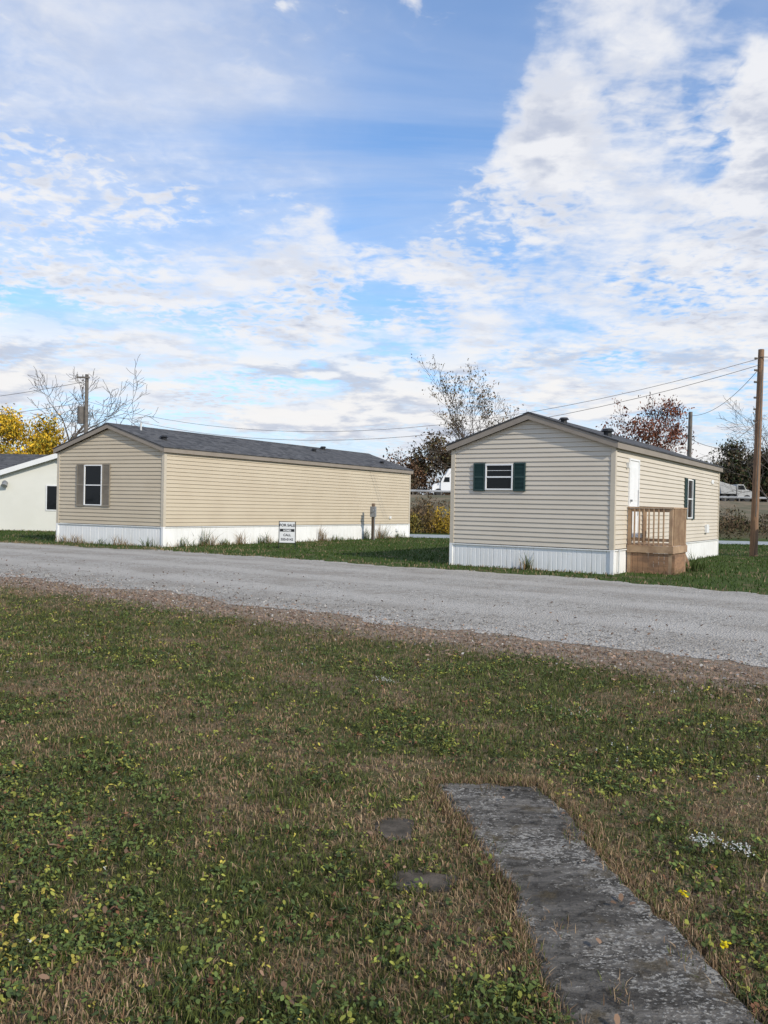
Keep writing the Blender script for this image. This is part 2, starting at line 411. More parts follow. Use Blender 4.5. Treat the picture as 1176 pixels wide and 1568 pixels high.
leaves('leaf_litter',x,y,gz(x,y)+.012+.012*rng.random(len(x)),.012+.018*rng.random(len(x)),C,.35)
x,y=sample(420,1.8,10,1.1); k=(y+.74*x<10.5); x=x[k];y=y[k]
C=np.array([.27,.17,.11])*(.5+.8*rng.random(len(x)))[:,None]
leaves('fallen_leaves',x,y,gz(x,y)+.035+.02*rng.random(len(x)),.008+.012*rng.random(len(x)),C,.6)
n=500; sx=rng.random(n)*26-15; y=12.3+np.abs(rng.normal(0,2.2,n))-.74*sx; k=(y>5)&(y<28); x=sx[k];y=y[k]
leaves('leaves_on_road',x,y,.05+.012*rng.random(len(x)),.014+.018*rng.random(len(x)),np.array([.18,.12,.08])*(.5+.8*rng.random(len(x)))[:,None],.6)
x=[];y=[]
for i in range(9500):
    q=rng.uniform(1.6,4.95); l_=rng.random()<.5; e=float(pathL(q) if l_ else pathR(q)); 
    x.append(e+rng.normal(0,.035)+(-.012 if l_ else .012)); y.append(q)
for i in range(1700): x.append(rng.uniform(.31,.95)); y.append(4.90+rng.normal(0,.045))
for cx,cy,k in((.62,4.72,60),(.95,4.1,90),(.55,4.0,60),(.7,3.2,60),(1.1,3.0,70),(.8,2.75,60)):
    for i in range(k): x.append(cx+rng.normal(0,.03)); y.append(cy+rng.normal(0,.05))
x=np.array(x);y=np.array(y); C=gcols(x,y,np.full(len(x),.8))
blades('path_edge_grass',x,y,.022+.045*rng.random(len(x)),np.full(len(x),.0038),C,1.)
def fary(x): return np.interp(x,fx,fy)
n=90000; x=rng.random(n)*46-24; y=16+rng.random(n)*34
k=(y>fary(x)+.3*rng.random(n)-.25)&(y<44.5); x=x[k];y=y[k]
eb=sst(1.3-(y-fary(x)),0,1.2)
n=len(x); u=rng.random(n)[:,None]
C=(np.array([.034,.070,.014])*(1-u)+np.array([.085,.135,.03])*u); dd=np.where((rng.random(n)<.05+.6*eb+.4*sst(fb(x,y,.3,61),.52,.72))[:,None],ST*(.4+.5*rng.random(n))[:,None],C)
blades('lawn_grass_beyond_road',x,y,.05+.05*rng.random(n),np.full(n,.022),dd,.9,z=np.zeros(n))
n=7000; sx=rng.random(n)*22-11; y=11.75-.74*sx+rng.normal(.5,1.0,n); k=(y>4)&(y<22); sx=sx[k];y=y[k]
C=np.array([.46,.43,.385])*(.4+.8*rng.random(len(sx)))[:,None]
leaves('loose_gravel',sx,y,.018+.014*rng.random(len(sx)),.007+.013*rng.random(len(sx)),C,.6,asp=.8)
def flowers(name,pts,col,r,nn):
    X=[];Y=[]
    for cx,cy,sp,k in pts:
        X+=list(cx+rng.normal(0,sp,k)); Y+=list(cy+rng.normal(0,sp,k))
    X=np.array(X);Y=np.array(Y); m=nn; Xr=np.repeat(X,m)+rng.normal(0,r*.6,len(X)*m); Yr=np.repeat(Y,m)+rng.normal(0,r*.6,len(X)*m)
    C=np.array(col)*(.8+.3*rng.random(len(Xr)))[:,None]
    leaves(name,Xr,Yr,gz(Xr,Yr)+.055+.02*rng.random(len(Xr)),np.full(len(Xr),r),C,.5)
flowers('white_wildflowers',[(1.55,3.98,.035,34),(1.68,3.87,.035,30),(.04,7.5,.06,26),(2.6,7.3,.1,14),(1.5,6.4,.1,10),(-3.3,9.2,.5,20),(3.0,5.6,.3,16),(-1,8.6,.4,14),(-1.9,3.3,.5,10),(1.5,5.7,.3,10),(2.5,6.2,.8,20),(-2.5,7,1.2,30)],(.60,.60,.56),.0055,4)
flowers('dandelions',[(1.245,3.4,.004,3),(1.25,3.0,.004,3)],(.75,.6,.02),.009,6)

# ------------------------------------------------------------------ mobile homes
M_tan=simple('vinyl_siding_tan',(.54,.465,.35),(.51,.435,.325),.8,.55,spec=.25)
M_tan2=simple('vinyl_siding_beige',(.60,.54,.45),(.57,.51,.42),.8,.55,spec=.25)
M_trim=simple('trim_greige',(.28,.24,.195),(.25,.21,.17),2,.55)
M_corner=simple('corner_trim',(.55,.485,.385),(.51,.45,.355),2,.5)
M_white=simple('white_vinyl',(.84,.835,.82),(.78,.775,.755),1.2,.5,streak=.6)
M_whitep=simple('white_paint',(.80,.80,.79),(.76,.76,.75),2,.45)
M_green=simple('shutter_green',(.016,.045,.040),(.013,.036,.032),4,.5)
M_stan=simple('shutter_taupe',(.25,.215,.165),(.21,.18,.14),4,.55)
mgl,t,b=newmat('window_glass'); b.inputs['Base Color'].default_value=(.010,.012,.014,1); b.inputs['Roughness'].default_value=.08; b.inputs['Specular IOR Level'].default_value=.2
t.L.new(t.bump(t.noise(geo_pos(t),2,2,.5),.15,.03),b.inputs['Normal'])
M_glass=mgl
msh,t,b=newmat('asphalt_shingles')
p=geo_pos(t); n1=t.noise(p,60,3,.7); vv=t.sep(t.vor(t.v('MULTIPLY',p,(1,1,4)),4.0,'F1','Color'))
n0=t.noise(p,.7,4,.6)
c=t.mix(vv[0],(.036,.038,.043),(.115,.116,.120)); c=t.mix(t.ss(n1,.4,.7,0.,.5),c,(.10,.10,.105)); c=t.mix(t.ss(n0,.4,.65,0.,.35),c,(.095,.095,.10))
zz_=t.m('FRACT',t.m('MULTIPLY',t.sep(p)[2],22.))
t.L.new(c,b.inputs['Base Color']); b.inputs['Roughness'].default_value=.9; b.inputs['Specular IOR Level'].default_value=.2
t.L.new(t.bump(t.m('ADD',zz_,n1),.8,.012),b.inputs['Normal'])
M_shingle=msh
M_black=simple('black_plastic',(.015,.015,.016),None,4,.5)
M_pvc=simple('pipe_white',(.65,.65,.63))
M_wood=simple('deck_wood',(.33,.185,.10),(.19,.11,.065),2.2,.75,.4,30,stretch=(1,1,4))
M_wood2=simple('deck_wood_light',(.44,.30,.185),(.30,.19,.115),3,.75,.4,30)
M_metal=simple('grey_metal',(.30,.31,.32),(.24,.25,.26),3,.45,metal=.3)

def mobile_home(name,O,Xd,Yd,W,L,zs,ze,rise,siding,course=.125):
    root=empty(name,(O[0],O[1],0))
    def P(x,y,z): return (O[0]+Xd[0]*x+Yd[0]*y, O[1]+Xd[1]*x+Yd[1]*y, z)
    pitch=rise/(W/2); oh=.13; og=.16
    def top(x): return ze+(x if x<W/2 else W-x)*pitch
    mb=MB(P); mb.prismxz([(0.01,zs),(0.01,ze),(W/2,ze+rise-.01),(W-.01,ze),(W-.01,zs)],.01,L-.01); mb.obj('wall_core',siding,root)
    mb=MB(P); dep=.034
    z=zs; zt=ze+rise
    while z<zt-.01:
        z1=min(z+course,zt)
        def rng_x(zv):
            if zv<=ze: return 0.,W
            dx=(zv-ze)/pitch; return min(dx,W/2),max(W-dx,W/2)
        def lap(f,a0,b0,a1,b1,zb,zt_):
            zm=zb+(zt_-zb)*.88; am=a0+(a1-a0)*.88; bm_=b0+(b1-b0)*.88
            mb.poly([f(a0,0,zb),f(b0,0,zb),f(b0,dep,zb),f(a0,dep,zb)])
            mb.poly([f(a0,dep,zb),f(b0,dep,zb),f(bm_,.012,zm),f(am,.012,zm)])
            mb.poly([f(am,.012,zm),f(bm_,.012,zm),f(b1,.001,zt_),f(a1,.001,zt_)])
        a0,b0=rng_x(z); a1,b1=rng_x(z1)
        lap(lambda s,q,zz:(s,-q,zz),a0,b0,a1,b1,z,z1); lap(lambda s,q,zz:(s,L+q,zz),a0,b0,a1,b1,z,z1)
        if z<ze:
            z1s=min(z1,ze)
            lap(lambda s,q,zz:(-q,s,zz),0,L,0,L,z,z1s); lap(lambda s,q,zz:(W+q,s,zz),0,L,0,L,z,z1s)
        z=z1
    mb.obj('lap_siding',siding,root)
    mb=MB(P); e=.044; wd=.075
    for cx,sx in((0,-1),(W,1)):
        for cy,sy in((0,-1),(L,1)):
            mb.box(min(cx+sx*e,cx-sx*wd),max(cx+sx*e,cx-sx*wd),min(cy+sy*e,cy),max(cy+sy*e,cy),zs-.02,ze-.01)
            mb.box(min(cx+sx*e,cx),max(cx+sx*e,cx),min(cy,cy-sy*wd),max(cy,cy-sy*wd),zs-.02,ze-.01)
    mb.obj('corner_posts',M_corner,root)
    mb=MB(P); rp=.13
    def ribs(f,Ln):
        n=int(Ln/rp); st=Ln/n
        for i in range(n):
            a=i*st; big=.004 if i%3 else .012
            q=[(a,0),(a+st*.78,0),(a+st*.82,-big),(a+st*.96,-big),(a+st,0)]
            for (s0,d0),(s1,d1) in zip(q[:-1],q[1:]):
                mb.poly([f(s0,d0,-.03),f(s1,d1,-.03),f(s1,d1,zs-.045),f(s0,d0,zs-.045)])
    ribs(lambda s,d,z:(s,-.012-d,z),W); ribs(lambda s,d,z:(W+.012+d,s,z),L)
    ribs(lambda s,d,z:(-.012-d,s,z),L); ribs(lambda s,d,z:(s,L+.012+d,z),W)
    mb.obj('skirting',M_white,root)
    mb=MB(P)
    mb.box(-.045,W+.045,-.046,-.0,zs-.05,zs-.021); mb.box(-.045,W+.045,L,L+.046,zs-.05,zs-.021)
    mb.box(W,W+.045,0,L,zs-.05,zs-.021); mb.box(-.045,0,0,L,zs-.05,zs-.021)
    for c_,d_ in((0,0),(W,0),(0,L),(W,L)):
        mb.box(c_-.045,c_+.045,d_-.045,d_+.045,-.03,zs-.052)
    mb.obj('skirting_rail',M_white,root)
    xe=-oh; zee=ze-oh*pitch+.18; zp=ze+rise+.18
    mb=MB(P)
    mb.prismxz([(xe-.02,zee),(W/2,zp),(W/2,zp-.035),(xe-.02,zee-.035)],-og-.02,L+og+.02)
    mb.prismxz([(W/2,zp),(W-xe+.02,zee),(W-xe+.02,zee-.035),(W/2,zp-.035)],-og-.02,L+og+.02)
    mb.prismxz([(W/2-.14,zp-.14*pitch+.012),(W/2,zp+.014),(W/2,zp+.001),(W/2-.14,zp-.14*pitch+.001)],-og-.02,L+og+.02)
    mb.prismxz([(W/2,zp+.014),(W/2+.14,zp-.14*pitch+.012),(W/2+.14,zp-.14*pitch+.001),(W/2,zp+.001)],-og-.02,L+og+.02)
    mb.obj('shingle_roof',M_shingle,root)
    mb=MB(P); h1=.037; h2=.19
    for y0,y1 in((-og,-og+.025),(L+og-.025,L+og)):
        mb.prismxz([(xe,zee-h1),(W/2,zp-h1),(W/2,zp-h2),(xe,zee-h2)],y0,y1)
        mb.prismxz([(W/2,zp-h1),(W-xe,zee-h1),(W-xe,zee-h2),(W/2,zp-h2)],y0,y1)
    mb.box(xe,xe+.025,-og+.027,L+og-.027,zee-h2,zee-h1); mb.box(W-xe-.025,W-xe,-og+.027,L+og-.027,zee-h2,zee-h1)
    mb.obj('fascia',M_trim,root)
    mb=MB(P)
    for y0,y1 in((-og+.027,-.040),(L+.040,L+og-.027)):
        mb.prismxz([(xe+.027,zee-.13),(W/2,zp-.135),(W/2,zp-.15),(xe+.027,zee-.15)],y0,y1)
        mb.prismxz([(W/2,zp-.135),(W-xe-.027,zee-.13),(W-xe-.027,zee-.15),(W/2,zp-.15)],y0,y1)
    mb.box(xe+.027,-.040,0,L,zee-.17,zee-.155); mb.box(W+.040,W-xe-.027,0,L,zee-.17,zee-.155)
    mb.obj('soffit',M_trim,root)
    def roof(x,y): return P(x,y,top(x)+.18)
    return root,P,roof,W,L
def window(root,Pm0,a0,a1,z0,z1,shut,shw,style='double'):
    Pm=lambda a,n,z:Pm0(a,n+.018,z)
    mb=MB(Pm); f=.04
    mb.box(a0,a1,.005,.055,z1-f,z1); mb.box(a0,a1,.005,.055,z0,z0+f)
    mb.box(a0,a0+f,.005,.055,z0+f,z1-f); mb.box(a1-f,a1,.005,.055,z0+f,z1-f)
    zm=(z0+z1)/2
    mb.box(a0+f,a1-f,.026,.048,zm-.02,zm+.02)
    if style=='slider':
        mb.box(a0+f,a1-f,.026,.036,(zm+z1)/2-.006,(zm+z1)/2+.006)
    mb.obj('window_frame',M_whitep,root,.003)
    mb=MB(Pm); mb.box(a0+f,a1-f,.02,.0245,z0+f,z1-f); mb.obj('window_glass',M_glass,root)
    if shut:
        mb=MB(Pm)
        for s0 in(a0-shw-.02,a1+.02):
            s1=s0+shw; g=.04; zz0=z0-.03; zz1=z1+.03
            mb.box(s0,s0+g,.005,.05,zz0,zz1); mb.box(s1-g,s1,.005,.05,zz0,zz1)
            mb.box(s0+g,s1-g,.005,.05,zz1-g,zz1); mb.box(s0+g,s1-g,.005,.05,zz0,zz0+g); zc_=(zz0+zz1)/2; mb.box(s0+g,s1-g,.005,.05,zc_-.025,zc_+.025)
            for lo,hi in((zz0+g,zc_-.025),(zc_+.025,zz1-g)):
                q=lo
                while q<hi-.03:
                    mb.poly([(s0+g,.046,q),(s1-g,.046,q),(s1-g,.022,q+.036),(s0+g,.022,q+.036)])
                    q+=.036
            mb.box(s0+g,s1-g,.016,.021,zz0+g,zz1-g)
        mb.obj('shutters',shut,root)
def vent(root,roof,x,y,r=.14,h=.16):
    p=roof(x,y); mb=MB(); mb.cyl((p[0],p[1],p[2]-.06),(p[0],p[1],p[2]+h*.6),r*.7); mb.cyl((p[0],p[1],p[2]+h*.6),(p[0],p[1],p[2]+h),r*1.15,r*.8,12); mb.obj('roof_vent',M_black,root)
def pipe(root,roof,x,y,h=.3):
    p=roof(x,y); mb=MB(); mb.cyl((p[0],p[1],p[2]-.06),(p[0],p[1],p[2]+h),.035); mb.obj('vent_pipe',M_pvc,root)

def dirs(aX,aY):
    aX=math.radians(aX); aY=math.radians(aY); return (math.cos(aX),-math.sin(aX)),(math.sin(aY),math.cos(aY))
Xd,Yd=dirs(32.5,32.5); W=4.6; L=13.0; N0=(5.81,21.35); O=(N0[0]-W*Xd[0],N0[1]-W*Xd[1])
rootR,PR,roofR,_,_=mobile_home('mobile_home',O,Xd,Yd,W,L,.64,3.25,.77,M_tan2)
FR=lambda a,n,z:PR(a,-n,z)
SR=lambda a,n,z:PR(W+n,a,z)
window(rootR,FR,1.03,1.85,2.12,2.83,M_green,.34,'slider')
window(rootR,SR,7.75,8.5,1.42,2.72,M_green,.3)
vent(rootR,roofR,W/2+.75,.5,.12,.14); vent(rootR,roofR,W/2+1.6,1.6,.16,.2)
mb=MB(SR); mb.box(1.15,2.07,.0,.06,.92,.96); mb.box(1.15,1.2,.005,.07,.96,3.02); mb.box(2.02,2.07,.005,.07,.96,3.02); mb.box(1.2,2.02,.005,.07,2.97,3.02); mb.box(1.205,2.015,.005,.050,.965,2.965)
for q in((1.3,1.55),(1.67,1.92)):
    for r_ in((1.1,1.75),(1.9,2.8)): mb.box(q[0],q[1],.05,.057,r_[0],r_[1])
mb.obj('front_door',M_whitep,rootR,.003)
mb=MB(SR); mb.cyl((1.27,.045,1.9),(1.27,.11,1.9),.03); mb.box(1.98,2.0,.05,.06,1.5,2.2); mb.obj('door_knob',M_metal,rootR)
mb=MB(SR); mb.box(.95,1.03,.02,.10,2.75,2.9); mb.obj('porch_light',M_pvc,rootR,.01)
mb=MB(SR); mb.box(10.6,10.95,.02,.12,.9,1.2); mb.box(11.6,11.9,.02,.06,2.7,2.85); mb.obj('dryer_vent',M_whitep,rootR,.01)
mb=MB(PR); mb.cyl((W+.06,.35,-.02),(W+.07,.35,.62),.02); mb.obj('utility_pipe',M_pvc,rootR)
rd=empty('wooden_deck',PR(W+.6,1.9,0)); x0=W+.045; x1=W+1.2; y0=1.12; y1=2.62; dz=.76; rt=1.74
mb=MB(PR)
for xx in(x0,x1-.09):
    for yy_ in(y0,y1-.09): mb.box(xx,xx+.09,yy_,yy_+.09,-.03,rt-.04)
mb.box(x0-.0,x1+.03,y0-.03,y0+.10,rt-.036,rt); mb.box(x1-.10,x1+.03,y0+.102,y1,rt-.036,rt)
mb.box(x0+.09,x1-.09,y0+.02,y0+.06,rt-.13,rt-.04); mb.box(x0+.09,x1-.09,y0+.02,y0+.06,dz+.08,dz+.16)
mb.box(x1-.06,x1-.02,y0+.09,y1-.09,rt-.13,rt-.04); mb.box(x1-.06,x1-.02,y0+.09,y1-.09,dz+.08,dz+.16)
mb.box(x0,x1,y0-.04,y0-.002,dz-.22,dz-.03); mb.box(x1+.002,x1+.04,y0-.04,y1,dz-.22,dz-.03)
mb.obj('frame',M_wood2,rd,.004)
mb=MB(PR); q=x0+.16
while q<x1-.14: mb.box(q,q+.035,y0-.018,y0+.018,dz-.02,rt-.04); q+=.125
q=y0+.14
while q<y1-.12: mb.box(x1-.018,x1+.018,q,q+.035,dz-.02,rt-.04); q+=.10
mb.obj('balusters',M_wood2,rd,.003)
mb=MB(PR); q=y0
while q<y1-.05: mb.box(x0,x1-.0,q,q+.135,dz-.028,dz); q+=.142
mb.obj('deck_boards',M_wood2,rd,.003)
mb=MB(PR); z=.0
q=x0+.01
while q<x1-.05: mb.box(q,q+.13,y0+.001,y0+.022,0.0,dz-.225); q+=.136
q=y0+.03
while q<y1: mb.box(x1-.02,x1-.001,q,q+.13,0.0,dz-.225); q+=.136
for i in range(4):
    zt=dz-.17*(i+1)+.0
    if zt>0.02: mb.box(x0+.1,x1-.1,y1+.02+.27*i,y1+.28+.27*i,zt-.04,zt)
mb.poly([(x1-.12,y1,dz-.2),(x1-.12,y1+1.1,-.02),(x1-.12,y1+1.1,.15),(x1-.12,y1,dz)]); mb.poly([(x0+.12,y1,dz-.2),(x0+.12,y1+1.1,-.02),(x0+.12,y1+1.1,.15),(x0+.12,y1,dz)])
mb.obj('skirt_boards_and_steps',M_wood,rd,.003)

Xd,Yd=dirs(26,32); W2=5.12; L2=17.25; N0=(-7.83,29.9); O=(N0[0]-W2*Xd[0],N0[1]-W2*Xd[1])
rootL,PL,roofL,_,_=mobile_home('mobile_home',O,Xd,Yd,W2,L2,.74,3.42,.86,M_tan,.14)
window(rootL,lambda a,n,z:PL(a,-n,z),1.37,2.25,1.42,2.93,M_stan,.36)
pipe(rootL,roofL,W2/2+.55,.9,.28); vent(rootL,roofL,W2-.9,.9,.15,.14); vent(rootL,roofL,W2/2+.3,12.8,.14,.16); vent(rootL,roofL,W2/2+.9,11.2,.13,.14); vent(rootL,roofL,W2-.6,15.5,.14,.14)
mb=MB(lambda a,n,z:PL(W2+n,a,z)); mb.box(15.9,16.1,.02,.1,.35,.5); mb.box(15.2,15.35,.02,.1,1.0,1.12); mb.obj('outlet_vents',M_whitep,rootL,.01)
rp=empty('electric_meter_pedestal',PL(W2+.75,12.6,0))
mb=MB(PL); mb.box(W2+.68,W2+.80,12.5,12.62,-.05,1.75); mb.obj('post',simple('old_post',(.20,.14,.095)),rp,.006)
mb=MB(PL); mb.box(W2+.66,W2+.94,12.40,12.5,1.1,1.6); mb.cyl((W2+.80,12.40,1.4),(W2+.80,12.33,1.4),.085); mb.cyl((W2+.88,12.45,-.03),(W2+.88,12.45,1.1),.025); mb.obj('meter_box',M_metal,rp,.006)

def weedclump(name,pts):
    X=[];Y=[];Hh=[];C=[]
    for cx,cy,h_,r_,n_,kind in pts:
        for i in range(n_):
            X.append(cx+random.gauss(0,r_)); Y.append(cy+random.gauss(0,r_*.5)); Hh.append(h_*random.uniform(.4,1.05))
            g=(.085,.12,.035) if kind==0 else (.30,.21,.11); k=random.uniform(.6,1.3); C.append([q*k for q in g])
    X=np.array(X);Y=np.array(Y)
    blades(name,X,Y,np.array(Hh),np.full(len(X),.018),np.array(C),.75,z=np.zeros(len(X)))
pts=[]
for tt,h_,k in((.9,.45,0),(1.9,.8,0),(2.1,.6,1),(2.9,.35,0),(3.9,.7,1),(5.2,.6,0),(5.4,.45,1),(6.8,.4,0),(9.3,.85,1),(10.3,.4,0),(12.9,.8,0),(14.2,.95,1),(14.6,.7,0),(16.0,.45,0)):
    q=PL(W2+.18,tt,0); pts.append((q[0],q[1],h_,.14,44,k))
for a_,h_,k in((.5,.4,1),(1.2,.45,1),(2.4,.3,0),(3.3,.5,1),(4.6,.4,0)):
    q=PL(a_,-.18,0); pts.append((q[0],q[1],h_,.16,36,k))
for i in range(60):
    q=PL(W2+.12+random.random()*.1,random.random()*L2,0); pts.append((q[0],q[1],random.uniform(.12,.25),.2,14,random.random()<.5))
for i in range(16):
    q=PL(random.random()*W2,-.12,0); pts.append((q[0],q[1],random.uniform(.10,.2),.2,12,random.random()<.7))
weedclump('skirting_weeds',pts)
pts=[]
q=PR(2.35,-.15,0); pts+=[(q[0],q[1],.6,.05,26,0),(q[0],q[1],.35,.10,20,1)]
for yy_,h_ in((2.9,.8),(3.3,.5),(3.9,.35)):
    q=PR(W+1.3,yy_,0); pts.append((q[0],q[1],h_,.10,34,0))
q=PR(W+1.25,1.2,0); pts.append((q[0],q[1],.3,.15,24,1))
for i in range(18):
    q=PR(random.random()*W,-.08,0); pts.append((q[0],q[1],random.uniform(.05,.13),.15,10,1))
for i in range(18):
    q=PR(W+.12,2.7+random.random()*10,0); pts.append((q[0],q[1],random.uniform(.1,.2),.15,14,0))
weedclump('skirting_weeds',pts)

# ------------------------------------------------------------------ for sale sign
sg=empty('for_sale_sign',(-3.5,30.6,0)); 
A=math.radians(-8); ca,sa=math.cos(A),math.sin(A)
PS=lambda x,y,z:(-3.5+ca*x-sa*y,30.6+sa*x+ca*y,z)
mb=MB(PS); mb.box(-.29,.29,-.012,.012,.22,.97); mb.obj('panel',M_whitep,sg,.003)
mb=MB(PS); 
for xx in(-.315,.295): mb.box(xx,xx+.02,-.012,.012,-.05,1.0)
mb.box(-.294,.294,-.012,.012,.975,.995); mb.box(-.294,.294,-.012,.012,.195,.215)
mb.box(-.27,.27,-.0155,-.0125,.62,.72); mb.obj('frame',M_black,sg)
mt=simple('sign_ink',(.02,.02,.03)); mw=M_whitep
def text(s,x,z,size,mat,off):
    cu=bpy.data.curves.new('lettering','FONT'); cu.body=s; cu.size=size; cu.align_x='CENTER'; cu.extrude=.001; cu.offset=.003
    o=bpy.data.objects.new('lettering',cu); COL.objects.link(o); cu.materials.append(mat)
    q=PS(x,off,z); o.parent=sg; o.location=(q[0]+3.5,q[1]-30.6,q[2]); o.rotation_euler=(math.pi/2,0,A)
text('FOR SALE',0,.81,.135,mt,-.016); text('HOMES',0,.635,.09,mw,-.019); text('CALL',0,.46,.12,mt,-.016); text('555-0142',0,.30,.12,mt,-.016)

# ------------------------------------------------------------------ white house at left
M_ww=simple('white_siding',(.74,.73,.66),(.70,.69,.62),.6,.6)
rw=empty('white_house',(-18,44,0))
mb=MB()
mb.prismxz([(-21.2,0),(-21.2,2.35),(-16.6,3.85),(-12.,2.35),(-12.,0)],43,50)
mb.box(-32,-11,46,54,0,2.9); mb.obj('walls',M_ww,rw)
mb=MB()
def slab(mb,a,b_,th,y0,y1): mb.prismxz([(a[0],a[1]+th),(b_[0],b_[1]+th),b_,a],y0,y1)
slab(mb,(-21.7,2.22),(-16.6,3.88),.10,42.75,50); slab(mb,(-16.6,3.88),(-11.5,2.22),.10,42.75,50)
mb.hexa([(-32.3,45.6,2.8),(-10.7,45.6,2.8),(-10.7,50,4.15),(-32.3,50,4.15)],[(-32.3,45.6,2.92),(-10.7,45.6,2.92),(-10.7,50,4.27),(-32.3,50,4.27)])
mb.hexa([(-32.3,50.01,4.15),(-10.7,50.01,4.15),(-10.7,54.4,2.8),(-32.3,54.4,2.8)],[(-32.3,50.01,4.27),(-10.7,50.01,4.27),(-10.7,54.4,2.92),(-32.3,54.4,2.92)])
mb.obj('roof',M_shingle,rw)
mb=MB(); slab(mb,(-21.75,2.05),(-16.6,3.73),.26,42.70,42.745); slab(mb,(-16.6,3.73),(-11.45,2.05),.26,42.70,42.745); mb.obj('rake_trim',M_whitep,rw)
mb=MB(); 
mb.box(-17.2,-16.6,42.96,42.99,1.1,2.3); mb.obj('window',M_glass,rw); mb=MB(); mb.box(-17.26,-16.54,42.965,42.985,1.04,2.36); mb.obj('window_trim',M_whitep,rw)
mb=MB(); mb.cyl((-19.3,42.98,2.4),(-19.3,42.8,2.4),.1,.14); mb.cyl((-19.3,42.85,2.4),(-19.3,42.75,2.25),.12,.16); mb.obj('wall_lamp',M_metal,rw)

# ------------------------------------------------------------------ utility poles & wires
mp,t,b=newmat('pole_wood'); p=geo_pos(t); n=t.noise(t.v('MULTIPLY',p,(14,14,.8)),2,5,.7)
t.L.new(t.mix(t.ss(n,.35,.65),(.30,.175,.10),(.14,.085,.055)),b.inputs['Base Color']); b.inputs['Roughness'].default_value=.9
M_pole=mp; M_pg=simple('pole_grey',(.16,.14,.12),(.10,.09,.08),3)
def pole(loc,h,r,lean=(0,0),mat=M_pole,arm=True,transformer=False,name='utility_pole'):
    e=empty(name,(loc[0],loc[1],0)); tx,ty=loc[0]+lean[0],loc[1]+lean[1]
    mb=MB(); mb.cyl((loc[0],loc[1],-.3),(tx,ty,h),r,r*.72,12); mb.obj('shaft',mat,e,smooth=False)
    mb=MB()
    if arm:
        mb.box(tx-.55,tx+.2,ty-.16,ty-.07,h-.25,h-.15)
        for q in(-.5,-.2,.1): mb.cyl((tx+q,ty-.11,h-.15),(tx+q,ty-.11,h-.02),.035,.02,8)
    mb.cyl((tx-.02,ty-r-.03,h-.8),(loc[0]-.02,loc[1]-r-.03,1.5),.02,n=6)
    for k in range(3): mb.cyl((tx-r-.02,ty-.06,h-.35-.45*k),(tx-r-.12,ty-.06,h-.35-.45*k),.04,.04,8)
    if transformer: mb.cyl((tx+transformer,ty-.05,h-2.9),(tx+transformer,ty-.05,h-1.9),.2,.2,14); mb.box(tx+min(0,transformer),tx+max(0,transformer),ty-.1,ty+.02,h-2.2,h-2.1)
    mb.obj('hardware',M_pg,e)
pole((14.15,32.2),7.9,.15,(.12,0),arm=False)
pole((14.45,32.9),6.5,.07,(.05,0),mat=M_pg,arm=False)
pole((-17.6,49.5),9.0,.14,(.0,0),mat=M_pg,transformer=-.3)
pole((16.2,45),7.0,.14,(.05,0),mat=M_pg,arm=False)
def wire(a,b_,sag,n=24,r=.014):
    cu=bpy.data.curves.new('power_line','CURVE'); cu.dimensions='3D'; cu.bevel_depth=r; s=cu.splines.new('POLY'); s.points.add(n)
    for i in range(n+1):
        u=i/n; s.points[i].co=(a[0]+(b_[0]-a[0])*u,a[1]+(b_[1]-a[1])*u,a[2]+(b_[2]-a[2])*u-4*sag*u*(1-u),1)
    o=bpy.data.objects.new('power_line',cu); COL.objects.link(o); cu.materials.append(M_pg)
wire((14.2,32.1,7.55),(-17.5,49.4,7.4),2.25,r=.009); wire((14.2,32.1,7.3),(-17.5,49.4,7.0),2.35,r=.010)
wire((14.2,32.1,7.6),(40,20,8.2),.8); wire((-17.5,49.4,7.4),(-50,66,8),1); wire((-17.5,49.4,8.6),(-50,66,9),1)
wire((14.2,32.1,5.2),(11.5,31.5,3.6),.25,r=.01); wire((14.2,32.1,4.2),(16.2,45,5.6),.3,r=.012); wire((14.2,32.1,7.2),(16.2,45,6.8),.5,r=.01)
rp=empty('electric_pedestal',(14.75,31.4,0)); mb=MB(); mb.box(14.5,14.62,31.4,31.5,-.05,1.9); mb.box(14.72,15.1,31.3,31.5,.7,1.55); mb.cyl((14.85,31.38,0),(14.85,31.38,.7),.03); mb.cyl((15.0,31.38,-.02),(15.0,31.38,.7),.03); mb.obj('box',M_metal,rp,.008)

